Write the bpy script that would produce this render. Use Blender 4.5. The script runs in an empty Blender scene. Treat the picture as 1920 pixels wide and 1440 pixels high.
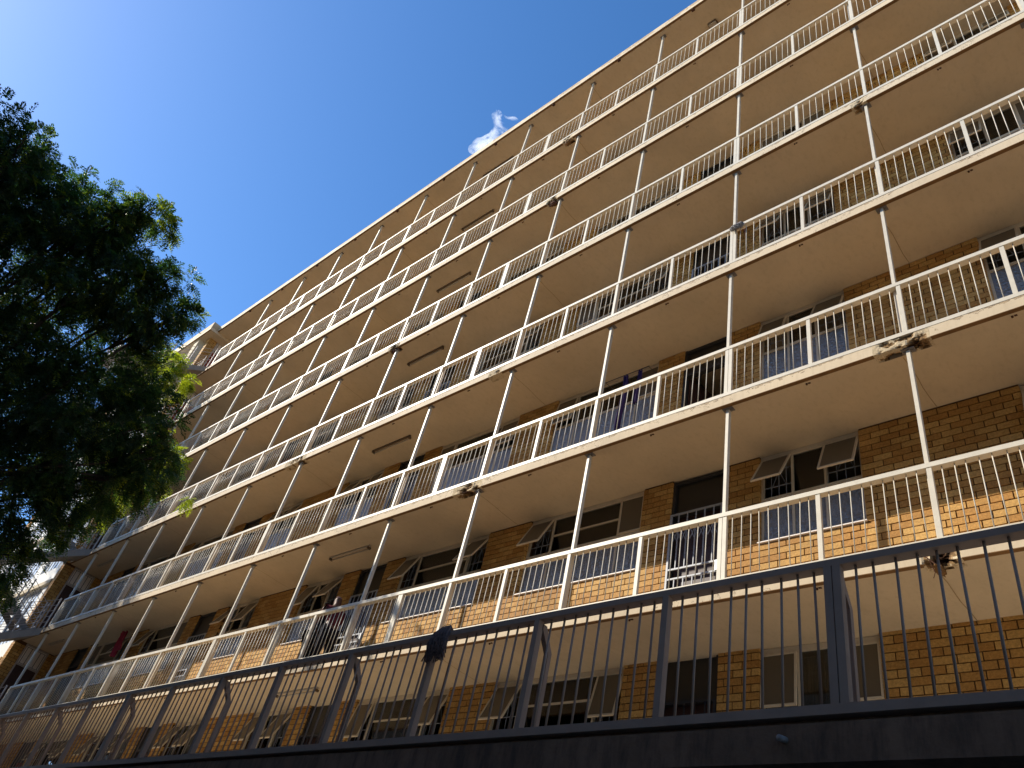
import bpy, math, random
import numpy as np
from mathutils import Vector, Matrix, noise as mn

sc = bpy.context.scene
COL = sc.collection
# ---------------------------------------------------------------- camera, sky, sun, exposure
cam_d = bpy.data.cameras.new("camera"); cam = bpy.data.objects.new("camera", cam_d); COL.objects.link(cam)
CR = Vector((0.7409, 0.6401, 0.2033)).normalized()
CF = Vector((-0.5928, 0.4810, 0.6459)).normalized()
CU = CR.cross(CF).normalized()
CR = CF.cross(CU).normalized()
M = Matrix((CR, CU, -CF)).transposed().to_4x4()
M.translation = Vector((6.598, -7.177, 1.595))
cam.matrix_world = M
cam_d.sensor_width = 36.0; cam_d.lens = 27.84; cam_d.clip_start = 0.05; cam_d.clip_end = 3000
sc.camera = cam

SUN = Vector((-0.645, -0.489, 0.587)).normalized()      # towards the sun
world = bpy.data.worlds.new("World"); sc.world = world; world.use_nodes = True
wn = world.node_tree; wn.nodes.clear()
sky = wn.nodes.new("ShaderNodeTexSky"); sky.sky_type = 'NISHITA'; sky.sun_disc = False
sky.sun_elevation = math.asin(SUN.z); sky.sun_rotation = math.atan2(SUN.x, SUN.y)
sky.altitude = 1700; sky.air_density = 1.0; sky.dust_density = 1.4; sky.ozone_density = 3.2
bg = wn.nodes.new("ShaderNodeBackground"); bg.inputs[1].default_value = 0.145
wo = wn.nodes.new("ShaderNodeOutputWorld")
hs = wn.nodes.new('ShaderNodeHueSaturation'); hs.inputs['Saturation'].default_value = 1.22; hs.inputs['Value'].default_value = 1.15
wn.links.new(sky.outputs[0], hs.inputs['Color']); wn.links.new(hs.outputs[0], bg.inputs[0]); wn.links.new(bg.outputs[0], wo.inputs[0])
sl = bpy.data.lights.new("sun", 'SUN'); sl.energy = 4.6; sl.angle = math.radians(0.53); sl.color = (1.0, 0.93, 0.80)
so = bpy.data.objects.new("sun", sl); COL.objects.link(so)
so.rotation_euler = (-SUN).to_track_quat('-Z', 'Y').to_euler(); so.location = (-20, -15, 40)
sc.view_settings.view_transform = 'Standard'; sc.view_settings.look = 'None'
sc.view_settings.gamma = 1.0; sc.view_settings.use_curve_mapping = False
sc.view_settings.exposure = 0.6
sc.cycles.max_bounces = 8; sc.cycles.diffuse_bounces = 5; sc.cycles.transparent_max_bounces = 16; sc.cycles.volume_bounces = 5

rnd = random.Random(7)
ZR = 22.8; H = 2.8; BAY = 2.3225; WALL = 1.083; EDGE = -0.10
def ceil(i): return ZR - H * i - (0.055 if i == 6 else 0)
def floor(i): return ZR - H * (i + 1) + (0.14 if i == 5 else 0.16)

# ---------------------------------------------------------------- materials
def mat(name, base, rough=0.6, spec=0.4, metal=0.0, var=0.0, scale=8.0, bump=0.0, bscale=40.0, var2=None, attr=None):
    m = bpy.data.materials.new(name); m.use_nodes = True
    t = m.node_tree; n = t.nodes; l = t.links
    b = n["Principled BSDF"]; b.inputs["Base Color"].default_value = (*base, 1)
    b.inputs["Roughness"].default_value = rough; b.inputs["Specular IOR Level"].default_value = spec
    b.inputs["Metallic"].default_value = metal
    tc = n.new("ShaderNodeNewGeometry")
    out = None
    if var > 0:
        nz = n.new("ShaderNodeTexNoise"); nz.inputs["Scale"].default_value = scale; nz.inputs["Detail"].default_value = 6
        nz.inputs["Roughness"].default_value = 0.65
        l.new(tc.outputs["Position"], nz.inputs["Vector"])
        r = n.new("ShaderNodeMapRange"); r.inputs[1].default_value = 0.3; r.inputs[2].default_value = 0.7
        l.new(nz.outputs[0], r.inputs[0])
        mx = n.new("ShaderNodeMix"); mx.data_type = 'RGBA'
        c2 = var2 if var2 else tuple(c * (1 - var) for c in base)
        c1 = tuple(min(1, c * (1 + var * 0.35)) for c in base)
        mx.inputs[6].default_value = (*c2, 1); mx.inputs[7].default_value = (*c1, 1)
        l.new(r.outputs[0], mx.inputs[0]); out = mx.outputs[2]
        l.new(out, b.inputs["Base Color"])
    if bump > 0:
        nb = n.new("ShaderNodeTexNoise"); nb.inputs["Scale"].default_value = bscale; nb.inputs["Detail"].default_value = 4
        l.new(tc.outputs["Position"], nb.inputs["Vector"])
        bp = n.new("ShaderNodeBump"); bp.inputs["Strength"].default_value = bump; bp.inputs["Distance"].default_value = 0.01
        l.new(nb.outputs[0], bp.inputs["Height"]); l.new(bp.outputs[0], b.inputs["Normal"])
    return m

def attr_mat(name, colA, colB, attrname, rough=0.7, spec=0.3, speck=0.0, sscale=120, bump=0.0, bscale=90, colC=None):
    """colour from a per-face tone stored on the mesh (one tone per brick, leaf or broken face)"""
    m = bpy.data.materials.new(name); m.use_nodes = True
    t = m.node_tree; n = t.nodes; l = t.links; b = n["Principled BSDF"]
    b.inputs["Roughness"].default_value = rough; b.inputs["Specular IOR Level"].default_value = spec
    a = n.new("ShaderNodeAttribute"); a.attribute_name = attrname
    cr = n.new("ShaderNodeValToRGB"); e = cr.color_ramp.elements
    e[0].position = 0; e[0].color = (*colA, 1); e[1].position = 1; e[1].color = (*colB, 1)
    if colC:
        k = e.new(0.5); k.color = (*colC, 1)
    l.new(a.outputs["Fac"], cr.inputs[0]); out = cr.outputs[0]
    g = n.new("ShaderNodeNewGeometry")
    if speck > 0:
        nz = n.new("ShaderNodeTexNoise"); nz.inputs["Scale"].default_value = sscale; nz.inputs["Detail"].default_value = 5
        nz.inputs["Roughness"].default_value = 0.75
        l.new(g.outputs["Position"], nz.inputs["Vector"])
        r = n.new("ShaderNodeMapRange"); r.inputs[1].default_value = 0.35; r.inputs[2].default_value = 0.65
        r.inputs[3].default_value = 1 - speck; r.inputs[4].default_value = 1 + speck * 0.6
        l.new(nz.outputs[0], r.inputs[0])
        mx = n.new("ShaderNodeVectorMath"); mx.operation = 'SCALE'
        l.new(out, mx.inputs[0]); l.new(r.outputs[0], mx.inputs["Scale"]); out = mx.outputs[0]
        n2 = n.new("ShaderNodeTexNoise"); n2.inputs["Scale"].default_value = 1.4; n2.inputs["Detail"].default_value = 5; l.new(g.outputs["Position"], n2.inputs["Vector"])
        r2 = n.new("ShaderNodeMapRange"); r2.inputs[1].default_value = 0.35; r2.inputs[2].default_value = 0.65; r2.inputs[3].default_value = 0.80; r2.inputs[4].default_value = 1.06
        l.new(n2.outputs[0], r2.inputs[0]); m2 = n.new("ShaderNodeVectorMath"); m2.operation = 'SCALE'; l.new(out, m2.inputs[0]); l.new(r2.outputs[0], m2.inputs["Scale"]); out = m2.outputs[0]
    l.new(out, b.inputs["Base Color"])
    if bump > 0:
        nb = n.new("ShaderNodeTexNoise"); nb.inputs["Scale"].default_value = bscale; nb.inputs["Detail"].default_value = 4
        l.new(g.outputs["Position"], nb.inputs["Vector"])
        bp = n.new("ShaderNodeBump"); bp.inputs["Strength"].default_value = bump; bp.inputs["Distance"].default_value = 0.006
        l.new(nb.outputs[0], bp.inputs["Height"]); l.new(bp.outputs[0], b.inputs["Normal"])
    return m

def slab_material():
    """cream painted concrete, lightly stained, paint flaking in ragged patches along the upper edge of the fascia"""
    m = mat("cream_painted_concrete", (0.62, 0.49, 0.325), 0.75, 0.25, var=0.14, scale=0.75, bump=0.2, bscale=14)
    t = m.node_tree; n = t.nodes; l = t.links; b = n["Principled BSDF"]
    prev = b.inputs["Base Color"].links[0].from_socket
    def noise_(scale, detail, rough, vec, mapscale=None):
        z = n.new("ShaderNodeTexNoise"); z.inputs["Scale"].default_value = scale; z.inputs["Detail"].default_value = detail; z.inputs["Roughness"].default_value = rough
        if mapscale:
            mp = n.new("ShaderNodeMapping"); mp.inputs["Scale"].default_value = mapscale; l.new(vec, mp.inputs[0]); vec = mp.outputs[0]
        l.new(vec, z.inputs["Vector"]); return z.outputs[0]
    def math_(op, x, y):
        q = n.new("ShaderNodeMath"); q.operation = op
        for k, v in enumerate((x, y)):
            if isinstance(v, (int, float)): q.inputs[k].default_value = v
            else: l.new(v, q.inputs[k])
        return q.outputs[0]
    def mixc(fac, c, to):
        x = n.new("ShaderNodeMix"); x.data_type = 'RGBA'; x.inputs[7].default_value = (*to, 1); l.new(fac, x.inputs[0]); l.new(c, x.inputs[6]); return x.outputs[2]
    g = n.new("ShaderNodeNewGeometry"); P_ = g.outputs["Position"]
    sp = n.new("ShaderNodeSeparateXYZ"); l.new(P_, sp.inputs[0])
    oc = n.new("ShaderNodeTexCoord"); so_ = n.new("ShaderNodeSeparateXYZ"); l.new(oc.outputs["Object"], so_.inputs[0])
    front = math_('LESS_THAN', sp.outputs["Y"], -0.0985)
    r = n.new("ShaderNodeMapRange"); r.inputs[1].default_value = 0.5; r.inputs[2].default_value = 0.72; r.inputs[4].default_value = 0.22
    l.new(noise_(1.6, 8, .7, P_, (9, 5, 1.2)), r.inputs[0]); col = mixc(r.outputs[0], prev, (0.30, 0.21, 0.13))
    # ragged flaking edge: distance below the slab top against noise
    hgt = math_('ADD', so_.outputs["Z"], math_('MULTIPLY', math_('SUBTRACT', noise_(9, 9, .72, P_, (1, 1, 2.5)), .5), .34))
    patch = math_('GREATER_THAN', noise_(.9, 4, .6, P_), .46)
    fl1 = math_('MULTIPLY', math_('MULTIPLY', math_('GREATER_THAN', hgt, .148), front), patch)
    col = mixc(math_('MULTIPLY', fl1, .75), col, (0.36, 0.25, 0.14))
    rim = math_('MULTIPLY', math_('LESS_THAN', math_('ABSOLUTE', math_('SUBTRACT', hgt, .148), 0), .0045), math_('MULTIPLY', front, patch))
    col = mixc(math_('MULTIPLY', rim, .9), col, (0.07, 0.04, 0.025))
    ck = math_('LESS_THAN', math_('ABSOLUTE', math_('SUBTRACT', noise_(3.2, 9, .62, P_), .5), 0), .0035)
    col = mixc(math_('MULTIPLY', math_('MULTIPLY', ck, front), math_('GREATER_THAN', noise_(1.1, 2, .5, P_), .52)), col, (0.12, 0.07, 0.04))
    l.new(col, b.inputs["Base Color"])
    return m

def glass_mat(name, tint, rough=0.03, refl=1.0, dark=0.5, bump=0.0, bscale=40, solid=None):
    m = bpy.data.materials.new(name); m.use_nodes = True
    t = m.node_tree; n = t.nodes; l = t.links; n.remove(n["Principled BSDF"])
    out = [x for x in n if x.type == 'OUTPUT_MATERIAL'][0]
    gl = n.new("ShaderNodeBsdfGlossy"); gl.inputs["Roughness"].default_value = rough; gl.inputs[0].default_value = (0.95, 0.97, 1, 1)
    if solid:
        tr = n.new("ShaderNodeBsdfPrincipled"); tr.inputs["Base Color"].default_value = (*solid, 1); tr.inputs["Roughness"].default_value = 0.5
        tr.inputs["Transmission Weight"].default_value = 0.0
    else:
        tr = n.new("ShaderNodeBsdfTransparent"); tr.inputs[0].default_value = (*tint, 1)
    fr = n.new("ShaderNodeFresnel"); fr.inputs[0].default_value = 1.5
    mu = n.new("ShaderNodeMath"); mu.operation = 'MULTIPLY'; mu.inputs[1].default_value = refl; mu.use_clamp = True
    l.new(fr.outputs[0], mu.inputs[0])
    mx = n.new("ShaderNodeMixShader"); l.new(mu.outputs[0], mx.inputs[0]); l.new(tr.outputs[0], mx.inputs[1]); l.new(gl.outputs[0], mx.inputs[2])
    l.new(mx.outputs[0], out.inputs[0])
    if bump > 0:
        g = n.new("ShaderNodeNewGeometry"); v = n.new("ShaderNodeTexVoronoi"); v.inputs["Scale"].default_value = bscale
        l.new(g.outputs["Position"], v.inputs["Vector"])
        bp = n.new("ShaderNodeBump"); bp.inputs["Strength"].default_value = bump; bp.inputs["Distance"].default_value = 0.01
        l.new(v.outputs[0], bp.inputs["Height"]); l.new(bp.outputs[0], gl.inputs["Normal"])
        if solid: l.new(bp.outputs[0], tr.inputs["Normal"])
    return m

MT = {}
MT['slab'] = slab_material()
MT['drip'] = mat("brown_groove_shade_and_lumps", (0.20, 0.105, 0.04), 0.8, 0.2, var=0.3, scale=5)  # groove shade painted as dark brown; same brown on the loose lumps
MT['crack'] = mat("shallow_joint_line", (0.38, 0.27, 0.15), 0.9, 0.1, var=0.3, scale=20)
MT['cream'] = mat("cream_enamel_paint", (0.62, 0.55, 0.43), 0.45, 0.4, var=0.12, scale=9)
MT['steelgrey'] = mat("bare_grey_bracket", (0.20, 0.18, 0.17), 0.6, 0.4, var=0.3, scale=30)
MT['brick'] = attr_mat("glazed_yellow_face_brick", (0.43, 0.208, 0.052), (0.60, 0.352, 0.11), "tone", 0.7, 0.2, speck=0.30, sscale=38, bump=0.25, bscale=60, colC=(0.51, 0.278, 0.078))
MT['mortar'] = mat("raked_brown_mortar", (0.12, 0.06, 0.025), 0.95, 0.1, var=0.3, scale=20)
MT['frame'] = mat("beige_window_frame_paint", (0.60, 0.50, 0.36), 0.5, 0.4, var=0.12, scale=12)
MT['sill'] = mat("white_sill_paint", (0.78, 0.70, 0.64), 0.5, 0.4, var=0.08, scale=12)
MT['glass'] = glass_mat("window_glass", (0.62, 0.64, 0.60), 0.02, 1.3)
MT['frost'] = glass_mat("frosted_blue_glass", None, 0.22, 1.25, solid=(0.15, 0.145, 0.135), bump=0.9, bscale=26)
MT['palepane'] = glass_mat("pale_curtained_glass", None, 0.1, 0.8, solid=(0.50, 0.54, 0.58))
MT['sashglass'] = glass_mat("brown_sash_glass", None, 0.15, 0.5, solid=(0.10, 0.075, 0.045))  # opaque dark brown base under a weak gloss
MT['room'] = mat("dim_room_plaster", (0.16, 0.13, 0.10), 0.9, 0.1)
MT['curtain'] = mat("grey_net_curtain", (0.33, 0.31, 0.27), 0.9, 0.1, var=0.3, scale=12)
MT['darkdoor'] = mat("dark_brown_door", (0.055, 0.022, 0.016), 0.5, 0.4, var=0.3, scale=6)
MT['reddoor'] = mat("deep_red_door", (0.22, 0.018, 0.015), 0.45, 0.4, var=0.15, scale=6)
MT['doorframe'] = mat("dark_door_frame", (0.03, 0.028, 0.028), 0.5, 0.4)
MT['fanpanel'] = mat("black_fanlight_panel", (0.022, 0.02, 0.017), 0.35, 0.5)
MT['gate'] = mat("pale_grey_gate_paint", (0.33, 0.34, 0.37), 0.45, 0.5, var=0.12, scale=20)
MT['blackgate'] = mat("black_gate_paint", (0.02, 0.022, 0.03), 0.4, 0.5)
MT['lockbox'] = mat("galvanised_lock_box", (0.55, 0.57, 0.6), 0.4, 0.5, metal=0.3, var=0.2, scale=40)
MT['fence'] = mat("dark_grey_fence_paint", (0.27, 0.195, 0.15), 0.6, 0.2, var=0.15, scale=6)
MT['deck'] = mat("dark_stained_concrete", (0.17, 0.105, 0.068), 0.9, 0.2, var=0.35, scale=2.0, bump=0.4, bscale=20)
def add_streaks(m, col, strength):
    t = m.node_tree; n = t.nodes; l = t.links; b = n["Principled BSDF"]; prev = b.inputs["Base Color"].links[0].from_socket
    g = n.new("ShaderNodeNewGeometry"); mp = n.new("ShaderNodeMapping"); mp.inputs["Scale"].default_value = (5, 5, 1.1); l.new(g.outputs["Position"], mp.inputs[0])
    z = n.new("ShaderNodeTexNoise"); z.inputs["Scale"].default_value = 2.2; z.inputs["Detail"].default_value = 8; z.inputs["Roughness"].default_value = .7; l.new(mp.outputs[0], z.inputs["Vector"])
    r = n.new("ShaderNodeMapRange"); r.inputs[1].default_value = .45; r.inputs[2].default_value = .65; r.inputs[4].default_value = strength; l.new(z.outputs[0], r.inputs[0])
    x = n.new("ShaderNodeMix"); x.data_type = 'RGBA'; x.inputs[7].default_value = (*col, 1); l.new(r.outputs[0], x.inputs[0]); l.new(prev, x.inputs[6]); l.new(x.outputs[2], b.inputs["Base Color"])
add_streaks(MT['deck'], (0.04, 0.028, 0.022), .6)
MT['tiles'] = mat("pale_deck_screed", (0.56, 0.50, 0.40), 0.85, 0.2, var=0.12, scale=2)
MT['pave'] = mat("street_concrete", (0.30, 0.27, 0.23), 0.9, 0.2, var=0.25, scale=0.6)
MT['asphalt'] = mat("asphalt", (0.055, 0.053, 0.05), 0.9, 0.2, var=0.3, scale=3)
MT['roofing'] = mat("roof_felt", (0.2, 0.19, 0.18), 0.9, 0.2, var=0.2, scale=2)
MT['white'] = mat("white_render", (0.80, 0.79, 0.76), 0.8, 0.2, var=0.06, scale=2)
MT['beige'] = mat("beige_ledge_render", (0.58, 0.48, 0.33), 0.8, 0.2, var=0.1, scale=2)
MT['stair'] = mat("grey_stair_paint", (0.26, 0.23, 0.20), 0.6, 0.4, var=0.2, scale=5)
MT['rail'] = mat("grey_brown_rail_paint", (0.42, 0.36, 0.32), 0.5, 0.4, var=0.15, scale=9)
MT['opp'] = mat("warm_grey_render", (0.36, 0.32, 0.27), 0.85, 0.2, var=0.12, scale=0.8)
MT['oppglass'] = mat("dark_window_glass", (0.03, 0.035, 0.04), 0.08, 0.6)
MT['tube'] = mat("fluorescent_fitting_white", (0.42, 0.36, 0.28), 0.5, 0.4)
MT['tubebase'] = mat("fitting_base", (0.13, 0.09, 0.055), 0.7, 0.2)
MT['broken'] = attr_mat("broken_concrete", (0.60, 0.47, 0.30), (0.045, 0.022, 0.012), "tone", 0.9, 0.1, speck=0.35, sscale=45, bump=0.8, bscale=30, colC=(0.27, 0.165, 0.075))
MT['rust'] = mat("rusted_steel", (0.11, 0.05, 0.03), 0.9, 0.2, var=0.4, scale=30)
MT['mopold'] = mat("dirty_grey_mop_yarn", (0.30, 0.27, 0.25), 0.95, 0.1, var=0.4, scale=60)
MT['mopdark'] = mat("dark_mop_yarn", (0.15, 0.105, 0.095), 0.95, 0.1, var=0.6, scale=50)
MT['wood'] = mat("brown_mop_handle", (0.20, 0.09, 0.05), 0.6, 0.3)
MT['bark'] = mat("dark_bark", (0.07, 0.05, 0.04), 0.9, 0.1, var=0.4, scale=10, bump=0.6, bscale=30)
MT['skin'] = mat("brown_skin", (0.13, 0.065, 0.04), 0.55, 0.4)
MT['navy'] = mat("navy_cloth", (0.02, 0.035, 0.05), 0.9, 0.1, var=0.2, scale=20)
MT['blackcloth'] = mat("black_cloth", (0.015, 0.014, 0.018), 0.9, 0.1)
MT['mauve'] = mat("mauve_cloth", (0.30, 0.20, 0.22), 0.9, 0.1, var=0.15, scale=20)
MT['maroon'] = mat("maroon_cloth", (0.12, 0.025, 0.03), 0.9, 0.1, var=0.2, scale=20)
MT['redcloth'] = mat("dark_red_cloth", (0.30, 0.035, 0.06), 0.9, 0.1, var=0.3, scale=8)
MT['purple'] = mat("dark_violet_cloth", (0.05, 0.03, 0.09), 0.9, 0.1, var=0.3, scale=8)
MT['khaki'] = mat("pale_shoe_cloth", (0.38, 0.26, 0.17), 0.8, 0.2)

def leaf_material():
    m = bpy.data.materials.new("feathery_tree_leaves"); m.use_nodes = True
    t = m.node_tree; n = t.nodes; l = t.links; b = n["Principled BSDF"]
    out = [x for x in n if x.type == 'OUTPUT_MATERIAL'][0]
    a = n.new("ShaderNodeAttribute"); a.attribute_name = "tone"
    cr = n.new("ShaderNodeValToRGB"); e = cr.color_ramp.elements
    e[0].color = (0.014, 0.034, 0.018, 1); e[1].color = (0.24, 0.25, 0.018, 1); k = e.new(0.6); k.color = (0.028, 0.058, 0.022, 1)  # ramp top: yellow-green of sunlit leaves put into the colour
    l.new(a.outputs["Fac"], cr.inputs[0]); l.new(cr.outputs[0], b.inputs["Base Color"])
    b.inputs["Roughness"].default_value = 0.45; b.inputs["Specular IOR Level"].default_value = 0.35
    tr = n.new("ShaderNodeBsdfTranslucent")
    vm = n.new("ShaderNodeVectorMath"); vm.operation = 'MULTIPLY'; vm.inputs[1].default_value = (2.2, 2.6, 1.0)
    l.new(cr.outputs[0], vm.inputs[0]); l.new(vm.outputs[0], tr.inputs[0])
    mx = n.new("ShaderNodeMixShader"); mx.inputs[0].default_value = 0.42
    l.new(b.outputs[0], mx.inputs[1]); l.new(tr.outputs[0], mx.inputs[2]); l.new(mx.outputs[0], out.inputs[0])
    return m
MT['leaf'] = leaf_material()

# ---------------------------------------------------------------- mesh helpers
BOXF = [(0, 3, 2, 1), (4, 5, 6, 7), (0, 1, 5, 4), (1, 2, 6, 5), (2, 3, 7, 6), (3, 0, 4, 7)]
class MB:
    def __init__(s): s.v = []; s.f = []; s.tone = None
    def box(s, x0, x1, y0, y1, z0, z1):
        k = len(s.v)
        s.v += [(x0, y0, z0), (x1, y0, z0), (x1, y1, z0), (x0, y1, z0), (x0, y0, z1), (x1, y0, z1), (x1, y1, z1), (x0, y1, z1)]
        s.f += [tuple(k + i for i in q) for q in BOXF]; return s
    def poly_prism(s, pts, axis, a, b):
        """closed outline pts in the plane perpendicular to axis, extruded from a to b"""
        k = len(s.v); n = len(pts)
        for t in (a, b):
            for p in pts:
                s.v.append({'x': (t, p[0], p[1]), 'y': (p[0], t, p[1]), 'z': (p[0], p[1], t)}[axis])
        s.f.append(tuple(k + i for i in range(n))); s.f.append(tuple(k + n + i for i in reversed(range(n))))
        for i in range(n):
            j = (i + 1) % n; s.f.append((k + i, k + n + i, k + n + j, k + j))
        return s
    def beam(s, p, q, w, h=None, up=(0, 0, 1)):
        p = Vector(p); q = Vector(q); h = h or w; d = (q - p).normalized(); u = Vector(up)
        if abs(d.dot(u)) > 0.98: u = Vector((0, 1, 0))
        r = d.cross(u).normalized(); u = r.cross(d).normalized(); k = len(s.v)
        for c in (p, q):
            for a, b in ((-1, -1), (1, -1), (1, 1), (-1, 1)): s.v.append(tuple(c + r * (a * w / 2) + u * (b * h / 2)))
        s.f += [tuple(k + i for i in q_) for q_ in BOXF]; return s
    def tube(s, pts, rad, n=6, taper=None):
        pts = [Vector(p) for p in pts]; k0 = len(s.v); m = len(pts)
        for i, p in enumerate(pts):
            d = (pts[min(i + 1, m - 1)] - pts[max(i - 1, 0)]).normalized()
            u = Vector((0, 0, 1)) if abs(d.z) < 0.9 else Vector((1, 0, 0))
            r = d.cross(u).normalized(); u = r.cross(d).normalized()
            ra = rad if taper is None else rad + (taper - rad) * i / (m - 1)
            for j in range(n):
                t = 2 * math.pi * j / n; s.v.append(tuple(p + r * (ra * math.cos(t)) + u * (ra * math.sin(t))))
        for i in range(m - 1):
            for j in range(n):
                a = k0 + i * n + j; b = k0 + i * n + (j + 1) % n; s.f.append((a, b, b + n, a + n))
        s.f.append(tuple(k0 + j for j in reversed(range(n)))); s.f.append(tuple(k0 + (m - 1) * n + j for j in range(n)))
        return s
    def mesh(s, name, material, off=(0, 0, 0), smooth=False):
        me = bpy.data.meshes.new(name); ox, oy, oz = off
        me.from_pydata([(x - ox, y - oy, z - oz) for x, y, z in s.v], [], s.f); me.update()
        me.materials.append(material)
        if smooth: me.polygons.foreach_set("use_smooth", [True] * len(me.polygons))
        return me

WP = {}
def link(o, parent=None, wpos=(0, 0, 0)):
    COL.objects.link(o)
    if parent is not None:
        o.parent = parent; pw = WP[parent.name]
        o.location = Vector(wpos) - pw
    else: o.location = wpos
    WP[o.name] = Vector(wpos)
    return o
def obj(name, mb, material, parent=None, pos=(0, 0, 0), smooth=False):
    me = mb.mesh(name, material, pos, smooth)
    return link(bpy.data.objects.new(name, me), parent, pos)
def inst(name, me, parent, pos):
    return link(bpy.data.objects.new(name, me), parent, pos)
def thing(name, label, cat, pos=(0, 0, 0), group=None):
    o = bpy.data.objects.new(name, None); o.empty_display_size = 0.2; link(o, None, pos)
    return tag(o, label, cat, group)
def tag(o, label, cat, group=None):
    o['label'] = label; o['category'] = cat
    if group: o['group'] = group
    return o
def stuff(o): o['kind'] = 'stuff'; return o
def structure(o): o['kind'] = 'structure'; return o
def set_tone(me, vals_per_face):
    a = me.attributes.new("tone", 'FLOAT', 'FACE'); a.data.foreach_set("value", np.asarray(vals_per_face, dtype=np.float32))

def px(p):
    d = Vector(p) - M.translation; c = d.dot(CF)
    return (960 + 1485 * d.dot(CR) / c, 720 - 1485 * d.dot(CU) / c, c)

# ---------------------------------------------------------------- ground
g = MB(); g.v = [(-300, -300, 0), (300, -300, 0), (300, 300, 0), (-300, 300, 0)]; g.f = [(0, 1, 2, 3)]
structure(obj('ground', g, MT['pave']))
g = MB(); g.v = [(-300, -10.6, .004), (300, -10.6, .004), (300, -8.4, .004), (-300, -8.4, .004)]; g.f = [(0, 1, 2, 3)]
structure(obj('road', g, MT['asphalt']))
kb = MB(); kb.box(-120, 60, -8.4, -8.25, 0.0, 0.13); structure(obj('kerb', kb, MT['beige']))

# ---------------------------------------------------------------- apartment building
XL, XR = -22.9, 12.0
bld = thing('apartment_building', 'tall yellow brick apartment block with open cream walkways on every floor', 'building', (-5.0, 3.0, 0))
P = 14.2
def unit(c):   # openings of one mirrored unit centred at x = c
    A = [('winA', c + 4.77, c + 6.16), ('door', c + 3.35, c + 4.23), ('winB', c + 0.50, c + 2.83)]
    out = []
    for t, a, b in A:
        out.append((t, a, b, False)); out.append((t, 2 * c - b, 2 * c - a, True))
    return out
OPEN = []
for c in (-2.55 - P, -2.55, -2.55 + P):
    for o_ in unit(c):
        if o_[1] > XL + 0.05 and o_[2] < XR - 0.2: OPEN.append(o_)
OPEN.sort(key=lambda t: t[1])
COURSE = 2.64 / 28; BL = 0.235; JT = 0.014
SILL = 13 * COURSE

def brick_runs(i):
    """intervals (x0, x1, row0, row1) of solid brickwork in storey i"""
    runs = []; x = XL
    for t, a, b, m_ in OPEN:
        runs.append((x, a, 0, 28))
        if t != 'door': runs.append((a, b, 0, 13))
        x = b
    runs.append((x, XR, 0, 28))
    return runs

# slabs -----------------------------------------------------------
SPALL = {5: [(4.3, 4.95, .9), (-2.9, -2.2, .7)], 6: [(4.5, 4.85, 1.3)], 1: [(-2.78, -2.45, 1.0)], 2: [(-2.7, -2.35, .9)],
         3: [(-7.25, -6.8, .8), (4.45, 4.7, .4)], 4: [(-9.9, -9.0, .5), (-2.9, -2.55, .35)]}
slabs = {}
def broken_edge(i, x0, x1, amp, parent):
    z0 = ceil(i); z1 = floor(i - 1)
    prof = [(0.06, z1)] + [(EDGE + 0.16 * t, z1) for t in (0.66, 0.33, 0)] + [(EDGE, z1 + (z0 - z1) * k / 8) for k in range(1, 8)] + [(EDGE + 0.02 * k, z0) for k in range(0, 9)]
    nx = int((x1 - x0) / 0.02) + 1; np_ = len(prof)
    mb = MB(); tone = []; disp = []
    for a in range(nx + 1):
        x = x0 + (x1 - x0) * a / nx; w = max(0.0, 1 - abs(2 * a / nx - 1) ** 2.2)
        for q, (y, z) in enumerate(prof):
            e = mn.fractal(Vector((x * 7, y * 9 + i * 5, z * 9)), 0.8, 2.2, 5)
            low = max(0.0, min(1.0, (z1 - z) / 0.16 + (0.35 if z == z0 else 0)))
            d = max(0.0, (e * 0.75 + 0.26) * w * (0.25 + low) * amp)
            if q == 0 or q == np_ - 1 or a in (0, nx): d = 0
            d2 = 0.11 * min(d, 1.0); c = Vector((x, 0.08, z1 - 0.03)); p = Vector((x, y, z))
            dirv = (c - p); dirv = dirv.normalized() if dirv.length > 1e-4 else dirv
            p = p + dirv * d2 + Vector((0, 0, 0)) + dirv * (0.012 * e if d > 0.12 else 0)
            mb.v.append(tuple(p)); disp.append(d)
    for a in range(nx):
        for q in range(np_ - 1):
            k = a * np_ + q; mb.f.append((k, k + np_, k + np_ + 1, k + 1))
            d = (disp[k] + disp[k + np_] + disp[k + 1] + disp[k + np_ + 1]) / 4
            tone.append(0.0 if d < 0.10 else min(1.0, 0.30 + d * 1.35 + rnd.uniform(-.12, .12)))  # deeper breaks get a darker tone
    mb.f.append(tuple(range(np_ - 1, -1, -1))); mb.f.append(tuple(nx * np_ + q for q in range(np_))); tone += [0.3, 0.3]
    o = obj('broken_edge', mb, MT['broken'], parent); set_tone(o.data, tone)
    return o

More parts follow.
